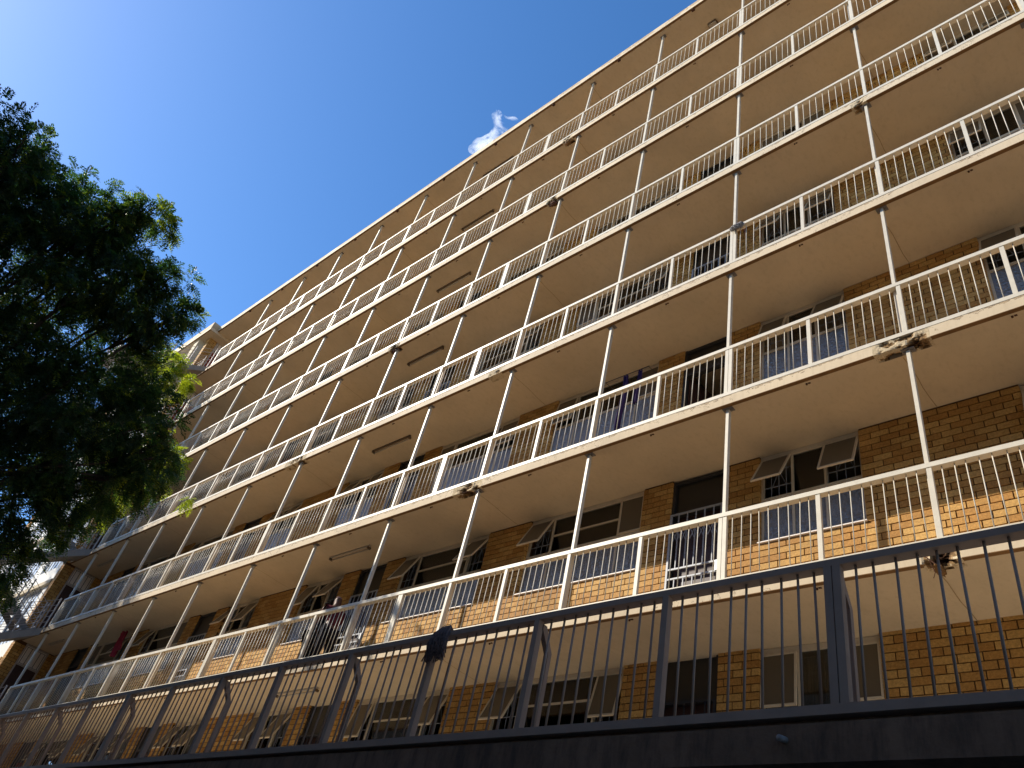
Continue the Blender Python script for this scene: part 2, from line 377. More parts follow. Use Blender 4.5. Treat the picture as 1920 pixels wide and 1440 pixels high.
for i in range(0, 7):
    z0 = ceil(i); z1 = z0 + 0.26 if i == 0 else floor(i - 1); ye = -0.215 if i == 0 else EDGE
    mb = MB(); sp = sorted(SPALL.get(i, []))
    y1 = 9.0
    mb.box(XL, XR, 0.06, y1, z0, z1)
    x = XL
    for (a, b, am) in sp: mb.box(x, a, ye, 0.06, z0, z1); x = b
    mb.box(x, XR, ye, 0.06, z0, z1)
    s_ = obj('roof_slab' if i == 0 else 'walkway_slab', mb, MT['slab'], bld, (0, 0, z0)); slabs[i] = s_
    if i == 0: s_['label'] = 'cream roof slab with a thicker bright edge'
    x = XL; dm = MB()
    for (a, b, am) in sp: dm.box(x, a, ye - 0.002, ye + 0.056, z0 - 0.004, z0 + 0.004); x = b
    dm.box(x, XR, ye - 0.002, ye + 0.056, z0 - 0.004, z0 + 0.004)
    obj('drip_shade_strip', dm, MT['drip'], s_)  # dark strip standing for the shaded groove under the slab edge
    for (a, b, am) in sp: broken_edge(i, a, b, am, s_)
    for j in (-7, -4, -1, 2):
        xj = j * BAY - 0.06; jm = MB()
        pts = [(xj + 0.008 * math.sin(t * 9 + i), 0.0 + 0.08 + t * 1.0) for t in (0, .2, .4, .6, .8, 1.0)]
        for q in range(5):
            (xa, ya), (xb, yb) = pts[q], pts[q + 1]
            jm.v += [(xa - .005, ya, z0 - .003), (xa + .005, ya, z0 - .003), (xb + .005, yb, z0 - .003), (xb - .005, yb, z0 - .003)]
            k = len(jm.v) - 4; jm.f.append((k, k + 3, k + 2, k + 1))
        obj('soffit_crack', jm, MT['crack'], s_)
    # little rusty stubs at mid bay
    stub = MB()
    if i == 0: stub.box(-.04, .04, -.02, .02, -.05, 0).box(-.02, .02, -.06, 0.0, -.075, -.05)
    else: stub.tube([(0, 0, -.018), (0, 0, 0)], .013, 6).box(.02, .05, -.01, .01, -.008, 0)
    sm = stub.mesh('anchor_stub', MT['rust'])
    for j in range(-9, 5):
        inst('anchor_stub', sm, s_, ((j + .5) * BAY - (.05 if i else .15), .0 if i else -.15, z0 - 0.001))

# deck above the street (walkway 7) and the beam below the grey railing
dk = MB(); dk.box(-24.5, XR, -2.98, 9.0, 3.12, 3.36); dks = obj('deck_slab', dk, MT['deck'], bld); dks['label'] = 'wide dark deck under the grey railing'
bm = MB(); bm.box(-24.5, XR, -3.04, -2.985, 3.115, 3.318); bmo = obj('edge_beam', bm, MT['deck'], bld); bmo['label'] = 'dark stained concrete beam along the deck edge'
pp = MB(); pp.tube([(4.56, -3.04, 3.235), (4.55, -3.10, 3.228)], .017, 10); obj('pipe_stub', pp, MT['steelgrey'], bmo, smooth=True)
fl = MB(); fl.box(XL, XR, -2.95, 1.1, 3.3601, 3.366)
obj('deck_paving', fl, MT['tiles'], dks)
gw = MB(); gw.box(XL, XR, WALL, WALL + .25, 0.0, 3.12); o = obj('ground_floor_wall', gw, MT['deck'], bld)
cm = MB().box(-.2, .2, -.2, .2, 0, 3.115).mesh('deck_column', MT['deck'])
for j in range(-5, 3): inst('deck_column', cm, bld, (j * 2 * BAY + 1.2, -2.6, 0))

# brick walls -----------------------------------------------------
def brick_boxes_numpy(lst):
    """lst: (x0,x1,z0,z1) -> verts, faces; bricks stand 11 cm deep, front at WALL, tiny unevenness"""
    n = len(lst); a = np.array(lst, dtype=np.float64)
    r = np.random.RandomState(3)
    y0 = WALL + r.uniform(-.0015, .0015, n); y1 = np.full(n, WALL + .11)
    V = np.zeros((n, 8, 3))
    xs = [0, 1, 1, 0, 0, 1, 1, 0]; ys = [0, 0, 1, 1, 0, 0, 1, 1]; zs = [0, 0, 0, 0, 1, 1, 1, 1]
    for k in range(8):
        V[:, k, 0] = a[:, xs[k]]; V[:, k, 1] = y0 if ys[k] == 0 else y1; V[:, k, 2] = a[:, 2 + zs[k]]
    F = np.array([(0, 3, 2, 1), (4, 5, 6, 7), (0, 1, 5, 4), (1, 2, 6, 5), (3, 0, 4, 7)])
    FF = (np.arange(n)[:, None, None] * 8 + F[None]).reshape(-1, 4)
    return V.reshape(-1, 3), FF
def np_mesh(name, V, F, material):
    me = bpy.data.meshes.new(name)
    me.vertices.add(len(V)); me.vertices.foreach_set("co", V.astype(np.float32).ravel())
    k = F.shape[1]
    me.loops.add(F.size); me.loops.foreach_set("vertex_index", F.astype(np.int32).ravel())
    me.polygons.add(len(F)); me.polygons.foreach_set("loop_start", np.arange(0, F.size, k, dtype=np.int32))
    me.polygons.foreach_set("loop_total", np.full(len(F), k, dtype=np.int32))
    me.polygons.foreach_set('use_smooth', np.zeros(len(F), dtype=bool)); me.update(calc_edges=True); me.materials.append(material)
    return me

walls = {}; allb = []
for i in range(7):
    zf = floor(i); mb = MB()
    for (a, b, r0, r1) in brick_runs(i):
        if b - a < .02: continue
        mb.box(a + .006, b - .006, WALL + .011, WALL + .2, zf + r0 * COURSE, (zf + r1 * COURSE - .008) if r1 < 28 else ceil(i))
        for r in range(r0, r1):
            z0 = zf + r * COURSE + .001; z1 = z0 + COURSE - JT
            off = (r % 2) * BL / 2
            n0 = int(math.floor((a - off) / BL)) - 1
            x = n0 * BL + off; seg = []
            while x < b:
                xa = max(x + JT / 2, a); xb = min(x + BL - JT / 2, b)
                if xb - xa > .004: seg.append([xa, xb])
                x += BL
            if len(seg) > 1 and seg[0][1] - seg[0][0] < .05: seg[1][0] = seg[0][0]; seg.pop(0)
            if len(seg) > 1 and seg[-1][1] - seg[-1][0] < .05: seg[-2][1] = seg[-1][1]; seg.pop()
            for xa, xb in seg: allb.append((i, xa, xb, z0, z1))
    walls[i] = obj('brick_wall', mb, MT['mortar'], bld)
# the three hundred bricks that show largest
cand = []
for q, (i, xa, xb, z0, z1) in enumerate(allb):
    if i < 4: continue
    xm = (xa + xb) / 2; zm = (z0 + z1) / 2
    u, v, c = px((xm, WALL, zm))
    if not (5 < u < 1915 and 5 < v < 1435): continue
    if i == 6 and zm < 5.2: continue
    if i < 6:    # hidden behind its own walkway slab?
        t = (EDGE - M.translation.y) / (WALL - M.translation.y)
        zz = M.translation.z + (zm - M.translation.z) * t
        if zz < floor(i) + .05: continue
    cand.append((-(xb - xa) * (z1 - z0) / c ** 2, q))
cand.sort(); single = set(q for _, q in cand[:300])
tones = [rnd.random() for _ in range(10)]
bc = {}
for q in sorted(single):
    i, xa, xb, z0, z1 = allb[q]; key = (round(xb - xa, 3), rnd.randrange(8))
    if key not in bc:
        w = xb - xa; V, F = brick_boxes_numpy([(0, w, 0, z1 - z0)]); V[:, 1] -= WALL
        V[[0, 1, 4, 5], 1] += rnd.uniform(-.004, .002)
        me = np_mesh('brick', V, F, MT['brick']); set_tone(me, [rnd.random()] * 5); bc[key] = me
    inst('brick', bc[key], walls[i], (xa, WALL, z0))
for i in range(7):
    L = [(xa, xb, z0, z1) for q, (k, xa, xb, z0, z1) in enumerate(allb) if k == i and q not in single]
    V, F = brick_boxes_numpy(L); me = np_mesh('brick_courses', V, F, MT['brick'])
    t = np.random.RandomState(20 + i).rand(len(L)); set_tone(me, np.repeat(t, 5))
    o = link(bpy.data.objects.new('brick_courses', me), walls[i]); stuff(o)

# rooms behind the windows
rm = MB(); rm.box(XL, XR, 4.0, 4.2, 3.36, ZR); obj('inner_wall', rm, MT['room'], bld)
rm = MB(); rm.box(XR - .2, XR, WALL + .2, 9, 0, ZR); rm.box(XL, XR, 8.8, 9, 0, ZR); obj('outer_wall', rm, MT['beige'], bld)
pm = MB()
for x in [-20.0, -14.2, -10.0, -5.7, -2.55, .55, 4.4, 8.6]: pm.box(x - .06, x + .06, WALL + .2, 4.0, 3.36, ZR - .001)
obj('party_wall', pm, MT['room'], bld)

# windows -----------------------------------------------------------
cache = {}
def cm_(key, fn):
    if key not in cache: cache[key] = fn()
    return cache[key]
def window(parent, kind, x0, x1, mirror, i, angs, curtain=True):
    """origin: left foot of the opening, top at the soffit"""
    w = x1 - x0; yy = WALL + .055; ht = 1.415
    if kind == 'winA': cols = [(0, .45, 's'), (.45, .90, 'f'), (.90, w, 's')]
    else: cols = [(0, .50, 's'), (.50, 1.87, 'g'), (1.87, w, 's')]
    if mirror: cols = [(w - b, w - a, k) for a, b, k in reversed(cols)]
    def frame():
        m = MB(); f = .032
        m.box(0, w, yy - .01, yy + .05, -.075, -.004).box(0, w, yy, yy + .04, -.745, -.70).box(0, w, yy, yy + .04, -ht, -ht + f)
        m.box(0, f, yy, yy + .04, -ht, -.07).box(w - f, w, yy, yy + .04, -ht, -.07)
        for a, b, k in cols[1:]: m.box(a - f / 2, a + f / 2, yy - .002, yy + .042, -ht + f, -.075)
        for a, b, k in cols:
            if k == 'g': m.box(a + f / 2, b - f / 2, yy + .004, yy + .036, -.41, -.38)
        return m.mesh('window', MT['frame'], (0, WALL, 0))
    wo_ = inst('window', cm_(('fr', kind, mirror, round(w, 3)), frame), parent, (x0, WALL, ceil(i)))
    WP[wo_.name] = Vector((x0, WALL, ceil(i)))
    sm = cm_(('sill', kind, round(w, 3)), lambda: MB().box(-.02, w + .01, -.028, .05, -ht - .016, -ht - .001).mesh('sill', MT['sill']))
    inst('sill', sm, wo_, (x0, WALL, ceil(i)))
    si = 0
    for (a, b, k) in cols:
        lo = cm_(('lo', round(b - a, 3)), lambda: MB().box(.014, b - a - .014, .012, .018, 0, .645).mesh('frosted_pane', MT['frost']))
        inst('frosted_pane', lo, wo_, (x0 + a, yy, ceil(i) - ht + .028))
        if k == 's':
            W = b - a - .02; Hh = .635
            def sash():
                m = MB(); t = .026
                m.box(0, W, -.012, .012, -t, 0).box(0, W, -.012, .012, -Hh, -Hh + t).box(0, t, -.012, .012, -Hh + t, -t).box(W - t, W, -.012, .012, -Hh + t, -t)
                return m.mesh('sash', MT['frame'])
            ang = angs[si % len(angs)]; si += 1
            s1 = inst('sash', cm_(('sash', round(W, 3)), sash), wo_, (x0 + a + .01, yy - .012, ceil(i) - .07))
            s1.rotation_euler = (-math.radians(ang), 0, 0)
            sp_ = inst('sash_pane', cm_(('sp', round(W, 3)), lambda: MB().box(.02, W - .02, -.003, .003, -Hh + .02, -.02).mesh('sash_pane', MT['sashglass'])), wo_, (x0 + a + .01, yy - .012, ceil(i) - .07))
            sp_.rotation_euler = s1.rotation_euler
            def bars():
                m = MB()
                for q in range(1, 4): m.box(W * q / 4 - .004, W * q / 4 + .004, 0, .008, -.64, 0)
                for z in (-.16, -.44): m.box(0, W, -.009, -.001, z, z + .012)
                m.beam((W * .25, .012, -.44), (W * .5, .012, -.16), .006).beam((W * .75, .012, -.44), (W * .5, .012, -.16), .006)
                return m.mesh('burglar_bars', MT['gate'])
            inst('burglar_bars', cm_(('bb', round(W, 3)), bars), wo_, (x0 + a + .01, yy + .06, ceil(i) - .07))
        else:
            parts_ = [(-.38, -.07), (-.70, -.41)] if k == 'g' else [(-.70, -.07)]
            for (za, zb) in parts_:
                pm_ = cm_(('p', round(b - a, 3), za), lambda: MB().box(.015, b - a - .015, .015, .019, 0, zb - za).mesh('pane', MT['glass']))
                inst('pane', pm_, wo_, (x0 + a, yy, ceil(i) + za))
            if curtain:
                def cur():
                    m = MB(); n = 40; W2 = b - a; r = random.Random(i * 7 + int(x0 * 3))
                    g0 = r.uniform(.25, .6) * W2; g1 = g0 + r.uniform(.1, .35) * W2
                    top = []
                    for q in range(n + 1):
                        x = W2 * q / n; y = .10 + .02 * math.sin(q * 1.9) + .012 * math.sin(q * .9 + 1)
                        m.v += [(x, y, -.10), (x, y + .01, -1.35)]
                    for q in range(n):
                        x = W2 * (q + .5) / n
                        if g0 < x < g1: continue
                        m.f.append((2 * q, 2 * q + 1, 2 * q + 3, 2 * q + 2))
                    return m.mesh('curtain', MT['curtain'], smooth=True)
                inst('curtain', cm_(('cu', kind, mirror, round(x0, 1), i), cur), wo_, (x0 + a, yy, ceil(i)))
    return wo_

def door(parent, x0, x1, i, style):
    w = x1 - x0; h = 2.64; z = floor(i)
    def frame():
        m = MB(); f = .045
        m.box(0, f, .03, .14, 0, h - .003).box(w - f, w, .03, .14, 0, h - .003).box(f, w - f, .04, .13, h - .05, h - .003).box(f, w - f, .04, .13, 2.03, 2.08)
        return m.mesh('door', MT['doorframe'])
    d = inst('door', cm_(('df', round(w, 3)), frame), parent, (x0, WALL, z))
    fm = cm_(('fan', round(w, 3)), lambda: MB().box(.046, w - .046, .08, .09, 2.081, h - .051).mesh('fanlight', MT['fanpanel']))
    inst('fanlight', fm, d, (x0, WALL, z))
    mt = MT['reddoor'] if style == 'red' else MT['darkdoor']
    def leaf():
        m = MB(); a, b = .05, w - .05
        m.box(a, b, .115, .15, .01, 2.025)
        for zz in (.15, .8, 1.45): m.box(a + .1, b - .1, .108, .116, zz, zz + .5)
        return m.mesh('door_leaf', mt, (.05, .13, 0))
    lf = inst('door_leaf', cm_(('leaf', round(w, 3), style == 'red'), leaf), d, (x0 + .05, WALL + .13, z))
    if style == 'open': lf.rotation_euler = (0, 0, math.radians(75))
    if style in ('gate', 'blackgate'):
        def gate():
            m = MB(); a, b = .012, w - .012; t = .022
            m.box(a, a + .03, -.012, .014, .03, 2.03).box(b - .03, b, -.012, .014, .03, 2.03)
            for zz in (.03, .95, 1.10, 2.005): m.box(a + .03, b - .03, -.010, .012, zz, zz + .025)
            n = 6
            for q in range(1, n):
                x = a + (b - a) * q / n
                m.box(x - .007, x + .007, -.007, .007, .055, .95).box(x - .007, x + .007, -.007, .007, 1.125, 2.005)
            for q in range(n - 1):     # zigzag scrolls in the upper half
                x = a + (b - a) * (q + .5) / n; e = (b - a) / n * .5
                m.beam((x, -.012, 1.55), (x + e, -.012, 1.72), .007).beam((x + e, -.012, 1.72), (x + 2 * e, -.012, 1.55), .007)
                m.beam((x, -.012, 1.72), (x + e, -.012, 1.55), .007).beam((x + e, -.012, 1.55), (x + 2 * e, -.012, 1.72), .007)
            return m.mesh('security_gate', MT['blackgate'] if style == 'blackgate' else MT['gate'])
        inst('security_gate', cm_(('gate', style, round(w, 3)), gate), d, (x0, WALL, z))
        inst('lock_box', cm_(('lb',), lambda: MB().box(-.06, .012, -.028, .012, .96, 1.11).mesh('lock_box', MT['lockbox'])), d, (x1 - .03, WALL - .001, z))
    return d

rw = random.Random(11)
for i in range(7):
    for (t, a, b, m_) in OPEN:
        if t == 'door':
            k = rw.random()
            st = 'gate' if k < .45 else ('blackgate' if k < .65 else ('plain' if k < .85 else 'red'))
            if i == 5: st = 'gate'
            if i == 5 and a < -20: st = 'plain'
            if i == 4 and .5 < a < 1.5: st = 'open'
            if i == 6: st = 'blackgate' if a > -8 else rw.choice(['red', 'gate', 'plain'])
            door(bld, a, b, i, st)
        else:
            base = rw.choice([(26, 22), (26, 3), (0, 0), (22, 26), (0, 20), (30, 0)])
            if i == 5: base = {True: (30, 24)}.get(t == 'winA', (26, 0))
            if i == 5 and a < -3 and t == 'winB' and a > -6: base = (30, 26)
            if i == 6: base = (3, 2) if a > -1 else ((24, 12) if a > -8 else (26, 26))
            if i == 4: base = (20, 24) if t == 'winA' else (10, 0)
            if m_ : base = base[::-1]
            window(bld, t, a, b, m_, i, base)

# support posts ---------------------------------------------------------
rp = random.Random(5)
pm = MB().box(-.021, .021, -.03, .03, 0, 2.635).mesh('support_post', MT['cream'])
cpm = MB().box(-.075, .075, -.045, .045, -.010, 0).box(-.055, -.040, -.012, .012, -.02, -.010).box(.040, .055, -.012, .012, -.02, -.010).mesh('cap_plate', MT['steelgrey'])
POSTX = {}
for i in range(0, 6):
    for j in range(-9, 5):
        x = j * BAY + .01 + rp.uniform(-.02, .02)
        if j == -9 and i < 2: continue
        p_ = inst('support_post', pm, bld, (x, 0.0, floor(i))); inst('cap_plate', cpm, p_, (x, 0.0, ceil(i) - .0015))
# end wall with doors at the left end of each walkway ------------------------
def brick_face_x(name, parent, xf, ya, yb, za, zb, sgn=1, front=True, fw=.35):
    """brick pier whose side faces +x at xf and whose narrow front faces -y at ya"""
    V = []; F = []; tone = []
    def bx(x0, x1, y0, y1, z0, z1):
        k = len(V); V.extend([(x0, y0, z0), (x1, y0, z0), (x1, y1, z0), (x0, y1, z0), (x0, y0, z1), (x1, y0, z1), (x1, y1, z1), (x0, y1, z1)])
        F.extend([tuple(k + q for q in f_) for f_ in BOXF]); tone.extend([rnd.random()] * 6)
    n = int((zb - za) / COURSE)
    for r in range(n):
        z0 = za + r * COURSE; z1 = z0 + COURSE - JT; y = ya + (.11 if r % 2 else 0)
        if r % 2: bx(xf - .11, xf, ya, ya + .105, z0, z1)
        while y < yb - .03:
            e = min(y + BL - JT, yb); bx(xf - .105, xf, y + (.0 if r % 2 == 0 and y == ya else .006), e, z0, z1); y += BL
        x = xf - .117 if r % 2 == 0 else xf - .122
        while x > xf - fw:
            e = max(x - BL + JT, xf - fw); bx(e, x - .006, ya, ya + .105, z0, z1); x -= BL
    mb = MB(); mb.v = V; mb.f = F
    o = obj(name, mb, MT['brick'], parent); set_tone(o.data, tone); return o

ew = MB()
for i in range(7):
    zf = floor(i) if i < 6 else 3.37
    ew.box(XL - .3, XL - .012, -.19, .15, zf - .16 + .001, ceil(i)); ew.box(XL - .3, XL - .012, .92, WALL + .3, zf - .159, ceil(i))
    ew.box(XL - .3, XL - .012, .15, .92, zf - .159, zf)
ewo = obj('end_wall', ew, MT['mortar'], bld); ewo['label'] = 'brick end wall closing the walkways on the left'
for i in range(7):
    zf = floor(i)
    stuff(brick_face_x('brick_courses', ewo, XL, -.2, .15, zf - .16, ceil(i), fw=.33))
    stuff(brick_face_x('brick_courses', ewo, XL, .92, WALL, zf, ceil(i), fw=.11))
    m = MB(); m.box(XL - .05, XL + .01, .15, .20, zf, ceil(i) - .01); m.box(XL - .05, XL + .01, .87, .92, zf, ceil(i) - .01)
    m.box(XL - .05, XL + .01, .20, .87, zf + 1.98, zf + 2.03); m.box(XL - .05, XL + .01, .20, .87, ceil(i) - .06, ceil(i) - .01)
    ed = obj('end_door', m, MT['rail'], bld)
    obj('door_leaf', MB().box(XL - .04, XL - .01, .20, .87, zf, zf + 1.98), MT['reddoor'] if i < 3 else MT['darkdoor'], ed)
    obj('fan_panel', MB().box(XL - .04, XL - .015, .20, .87, zf + 2.03, ceil(i) - .06), MT['sill'], ed)
    gm = MB()
    for q in range(5): gm.box(XL - .012, XL, .24 + q * .145, .255 + q * .145, zf + 2.06, ceil(i) - .1)
    gm.box(XL - .012, XL, .21, .86, zf + 2.05, zf + 2.06).box(XL - .012, XL, .21, .86, ceil(i) - .1, ceil(i) - .09)
    obj('door_grille', gm, MT['doorframe'], ed)

# ---------------------------------------------------------------- railings
XE0, XE1 = -20.83, 8.35
names = ['topmost walkway, right under the roof edge', 'second walkway from the top', 'third walkway from the top',
         'fourth walkway down, with a mop hung over it', 'fifth walkway down, above the broken concrete edge', 'lowest cream walkway, over the sunlit brick and two people']
bal = MB().tube([(0, 0, .05), (0, 0, .888)], .0060, 8).mesh('baluster', MT['cream'], smooth=True)
rpost = MB().box(-.025, .025, -.022, .022, .055, .888).mesh('rail_post', MT['cream'])
for i in range(6):
    zf = floor(i)
    t = thing('balcony_railing', 'cream painted steel railing of the ' + names[i], 'railing', (XE1, -.055, zf), 'cream railings along the walkways')
    obj('top_rail', MB().box(XE0 - .06, XE1, -.10, -.015, zf + .886, zf + .942), MT['cream'], t)
    obj('bottom_rail', MB().box(XE0 - .06, XE1, -.104, -.045, zf + .002, zf + .058), MT['cream'], t)
    n = round((XE1 - 2.37) / 1.163); k = n
    x = 2.37 + 1.163 * n; idx = n
    while x > XE0 - .1:
        dbl = (idx % 5 == 0)
        if dbl:
            inst('rail_post', rpost, t, (x - .028, -.072, zf)); inst('rail_post', rpost, t, (x + .028, -.072, zf))
        else: inst('rail_post', rpost, t, (x, -.072, zf))
        for q in range(1, 10):
            xb_ = x - 1.163 * q / 10
            if xb_ > XE0: inst('baluster', bal, t, (xb_ + rp.uniform(-.005, .005), -.068, zf)).rotation_euler = (rp.gauss(0, .004), rp.gauss(0, .006), 0)
        x -= 1.163; idx -= 1
    # clamps that tie the rail to each post
# grey fence on the deck ------------------------------------------------------
zf = 3.36
ft = thing('deck_railing', 'dark grey steel railing in the shade along the lowest deck', 'railing', (4.85, -3.0, zf))
F0, F1 = -24.3, 9.6
obj('top_rail', MB().box(F0, F1, -3.0, -2.915, zf + .900, zf + .945), MT['fence'], ft)
obj('bottom_rail', MB().box(F0, F1, -3.045, -2.965, zf - .005, zf + .05), MT['fence'], ft)
fb = MB().tube([(0, 0, .04), (0, 0, .905)], .0085, 8).mesh('baluster', MT['fence'], smooth=True)
fp = MB().box(-.024, .024, -.045, .01, .045, .902).mesh('fence_post', MT['fence'])
br = MB().poly_prism([(-.01, .88), (.03, .88), (.135, .70), (.135, .01), (.095, .01), (.095, .69), (-.01, .84)], 'x', -.022, .022).mesh('brace', MT['fence'])
x = 4.85 + 1.163 * 4; idx = 4
while x > F0:
    if idx == 0 or idx % 8 == 0:
        inst('fence_post', fp, ft, (x - .027, -2.955, zf)); inst('fence_post', fp, ft, (x + .027, -2.955, zf))
    else: inst('fence_post', fp, ft, (x, -2.955, zf))
    if idx % 2 == 0: inst('brace', br, ft, (x + .01, -2.94, zf))
    for q in range(1, 10):
        xb_ = x - 1.163 * q / 10
        if xb_ > F0: inst('baluster', fb, ft, (xb_ + rp.uniform(-.005, .005), -2.955, zf)).rotation_euler = (rp.gauss(0, .004), rp.gauss(0, .006), 0)
    x -= 1.163; idx -= 1

# ---------------------------------------------------------------- ceiling lights
which = ['under the roof, topmost of them all', 'on the second ceiling from the top', 'on the third ceiling from the top', 'on the fourth ceiling from the top',
         'on the fifth ceiling from the top', 'on the ceiling above the two people', 'on the lowest ceiling, behind the grey railing']
for i in range(7):
    z = ceil(i); t = thing('ceiling_light', 'long bare fluorescent batten ' + which[i], 'ceiling light', (-6.43, .48, z), 'fluorescent battens on the walkway ceilings')
    obj('fitting', MB().box(-7.08, -5.78, .455, .495, z - .032, z - .0005), MT['tube' if i > 4 else 'tubebase'], t)
    tb = MB().tube([(-7.03, .515, z - .055), (-5.83, .515, z - .055)], .014, 8); obj('tube', tb, MT['tube'], t, smooth=True)
    obj('tube_holder', MB().box(-7.07, -7.03, .45, .53, z - .07, z - .033).box(-5.83, -5.79, .45, .53, z - .07, z - .033), MT['tubebase'], t)
for (i, x) in ((5, -21.3), (4, -21.2)):
    z = ceil(i); t = thing('ceiling_light', 'short dim batten at the far left end of the ' + ('ceiling above the two people' if i == 5 else 'fifth ceiling from the top'), 'ceiling light', (x, .48, z), 'fluorescent battens on the walkway ceilings')
    obj('fitting', MB().box(x - .6, x + .6, .455, .495, z - .032, z - .0005), MT['tube'], t)
    obj('tube', MB().tube([(x - .55, .515, z - .055), (x + .55, .515, z - .055)], .014, 8), MT['tube'], t, smooth=True)
z = ceil(0); t = thing('bulkhead_lamp', 'small square bulkhead lamp on the roof soffit near the top', 'lamp', (1.24, .45, z))
obj('housing', MB().box(1.12, 1.36, .36, .54, z - .07, z - .0005), MT['tubebase'], t); obj('diffuser', MB().box(1.14, 1.34, .38, .52, z - .10, z - .0705), MT['tube'], t)
# little flap of roofing sticking up on the roof edge
t = obj('roofing_flap', MB().box(-2.85, -2.35, -.17, -.02, 0, .015).beam((-2.8, -.1, .01), (-2.4, -.06, .16), .16, .012), MT['blackgate'], None, (0, 0, ZR + .262))
t.location = (0, 0, 0); 
for v in t.data.vertices: v.co.z += 2 * (ZR + .262)
tag(t, 'small black flap of roofing sticking up over the roof edge', 'roofing flap')

# loose rusty lumps at the slab joints
def lump(name, pos, s, m, seed, parent, sc3=(1, 1, 1)):
    import bmesh
    b = bmesh.new(); bmesh.ops.create_icosphere(b, subdivisions=3, radius=s)
    for v in b.verts:
        e = mn.fractal(v.co * (2.2 / s) + Vector((seed, 0, 0)), .7, 2.1, 4); v.co *= 1 + .38 * e
        v.co.x *= sc3[0]; v.co.y *= sc3[1]; v.co.z *= sc3[2]
    me = bpy.data.meshes.new(name); b.to_mesh(me); b.free(); me.materials.append(m)
    return inst(name, me, parent, pos)
lump('loose_concrete', (-2.62, -.045, ceil(1) - .045), .085, MT['drip'], 3, slabs[1], (1.2, .7, .7))
lump('loose_concrete', (-2.52, -.045, ceil(2) - .05), .075, MT['rust'], 9, slabs[2], (1.3, .7, .8))
lump('loose_concrete', (-7.05, -.03, ceil(3) - .03), .06, MT['rust'], 14, slabs[3], (1.4, .8, .6))
lump('loose_concrete', (4.62, .0, ceil(6) - .03), .06, MT['drip'], 21, slabs[6], (.7, 1.8, .5))
rb = MB().tube([(4.5, -.09, ceil(6) + .12), (4.56, -.11, ceil(6) + .05), (4.62, -.10, ceil(6) - .02), (4.66, -.08, ceil(6) - .10)], .006, 6)
rb.tube([(4.66, -.10, ceil(6) + .13), (4.62, -.13, ceil(6) + .06), (4.68, -.11, ceil(6) + .02)], .004, 5)
rb.tube([(4.57, -.10, ceil(6) + .03), (4.60, -.08, ceil(6) - .09), (4.57, -.05, ceil(6) - .13)], .004, 5)
obj('bent_reinforcing_bar', rb, MT['rust'], slabs[6])
rb = MB().tube([(-2.7, -.06, ceil(5) + .03), (-2.5, -.05, ceil(5) + .02), (-2.3, -.065, ceil(5) + .035)], .007, 6)
rb.tube([(-2.55, -.09, ceil(5) + .08), (-2.5, -.06, ceil(5) - .01)], .006, 5)
obj('bent_reinforcing_bar', rb, MT['rust'], slabs[5])

# ---------------------------------------------------------------- mops
def mop(label, x, yr, zr, yarnmat, n, spread, length, handle_pts, seed):
    r = random.Random(seed); t = thing('mop', label, 'mop', (x, yr, zr))
    obj('mop_handle', MB().tube(handle_pts, .011, 8), MT['wood'], t, smooth=True)
    m = MB()
    for k in range(n):
        a = r.uniform(-1, 1); side = r.random()
        xs = x + a * spread; L = length * r.uniform(.55, 1.05); o = r.uniform(.0, .03)
        front = side < 1.1
        y0 = yr - (.02 if front else -.06); pts = []
        sx = x + a * spread * .5
        pts.append((x + a * .03, yr + .03 * (1 if front else -1), zr + .01 + o))
        pts.append((sx, yr - (.03 if front else -.05), zr + .03 + o))
        e = -1 if front else 1
        yb = yr + (-.06 if front else .1)
        pts.append((sx + a * .03 + r.uniform(-.02, .02), yb + e * o, zr - .03))
        pts.append((xs + r.uniform(-.03, .03), yb + e * (o + r.uniform(0, .03)), zr - .03 - L * .5))
        pts.append((xs + r.uniform(-.04, .04), yb + e * r.uniform(0, .05), zr - .03 - L))
        m.tube(pts, .0065, 5, .005)
    stuff(obj('mop_yarn', m, yarnmat, t, smooth=True))
    return t
mop('dark mop hung over the grey deck railing with its brown handle down', 1.46, -2.955, 3.36 + .945, MT['mopdark'], 130, .11, .25,
    [(1.50, -2.88, 4.32), (1.47, -2.86, 4.0), (1.44, -2.84, 3.40)], 4)
zt = floor(3) + .942
mop('pale grey mop head hung over the cream railing near the double post', 2.46, -.058, zt, MT['mopold'], 170, .10, .15,
    [(2.50, .03, zt + .02), (2.53, .05, zt - .45), (2.55, .05, zt - .90)], 8)

# ---------------------------------------------------------------- laundry
def cloth(name, label, m, pts_fn, nu, nv, cat, pos):
    mb = MB()
    for a in range(nu + 1):
        for b in range(nv + 1): mb.v.append(pts_fn(a / nu, b / nv))
    for a in range(nu):
        for b in range(nv):
            k = a * (nv + 1) + b; mb.f.append((k, k + nv + 1, k + nv + 2, k + 1))
    o = obj(name, mb, m, None, pos, smooth=True)
    md = o.modifiers.new('thickness', 'SOLIDIFY'); md.thickness = .004
    return tag(o, label, cat)
c4 = ceil(4); c5 = ceil(5)
cloth('hanging_cloth', 'dark red cloth hung from an open window sash on the far left', MT['redcloth'],
      lambda u, v: (-17.25 + .50 * u + .02 * math.sin(v * 9), .78 + .05 * math.sin(u * 11 + v * 2) + .04 * v, c5 - .12 - v * (.62 + .1 * math.sin(u * 4))), 24, 14, 'laundry', (-17, .8, c5 - .1))
cloth('hanging_cloth', 'dark violet garment hung behind the fifth cream railing beside the open door', MT['purple'],
      lambda u, v: (-.10 + .10 * u + .02 * math.sin(v * 6), .62 + .03 * math.sin(u * 13 + v * 3), c4 - .62 - v * 1.35), 12, 20, 'laundry', (0, .6, c4 - .6))
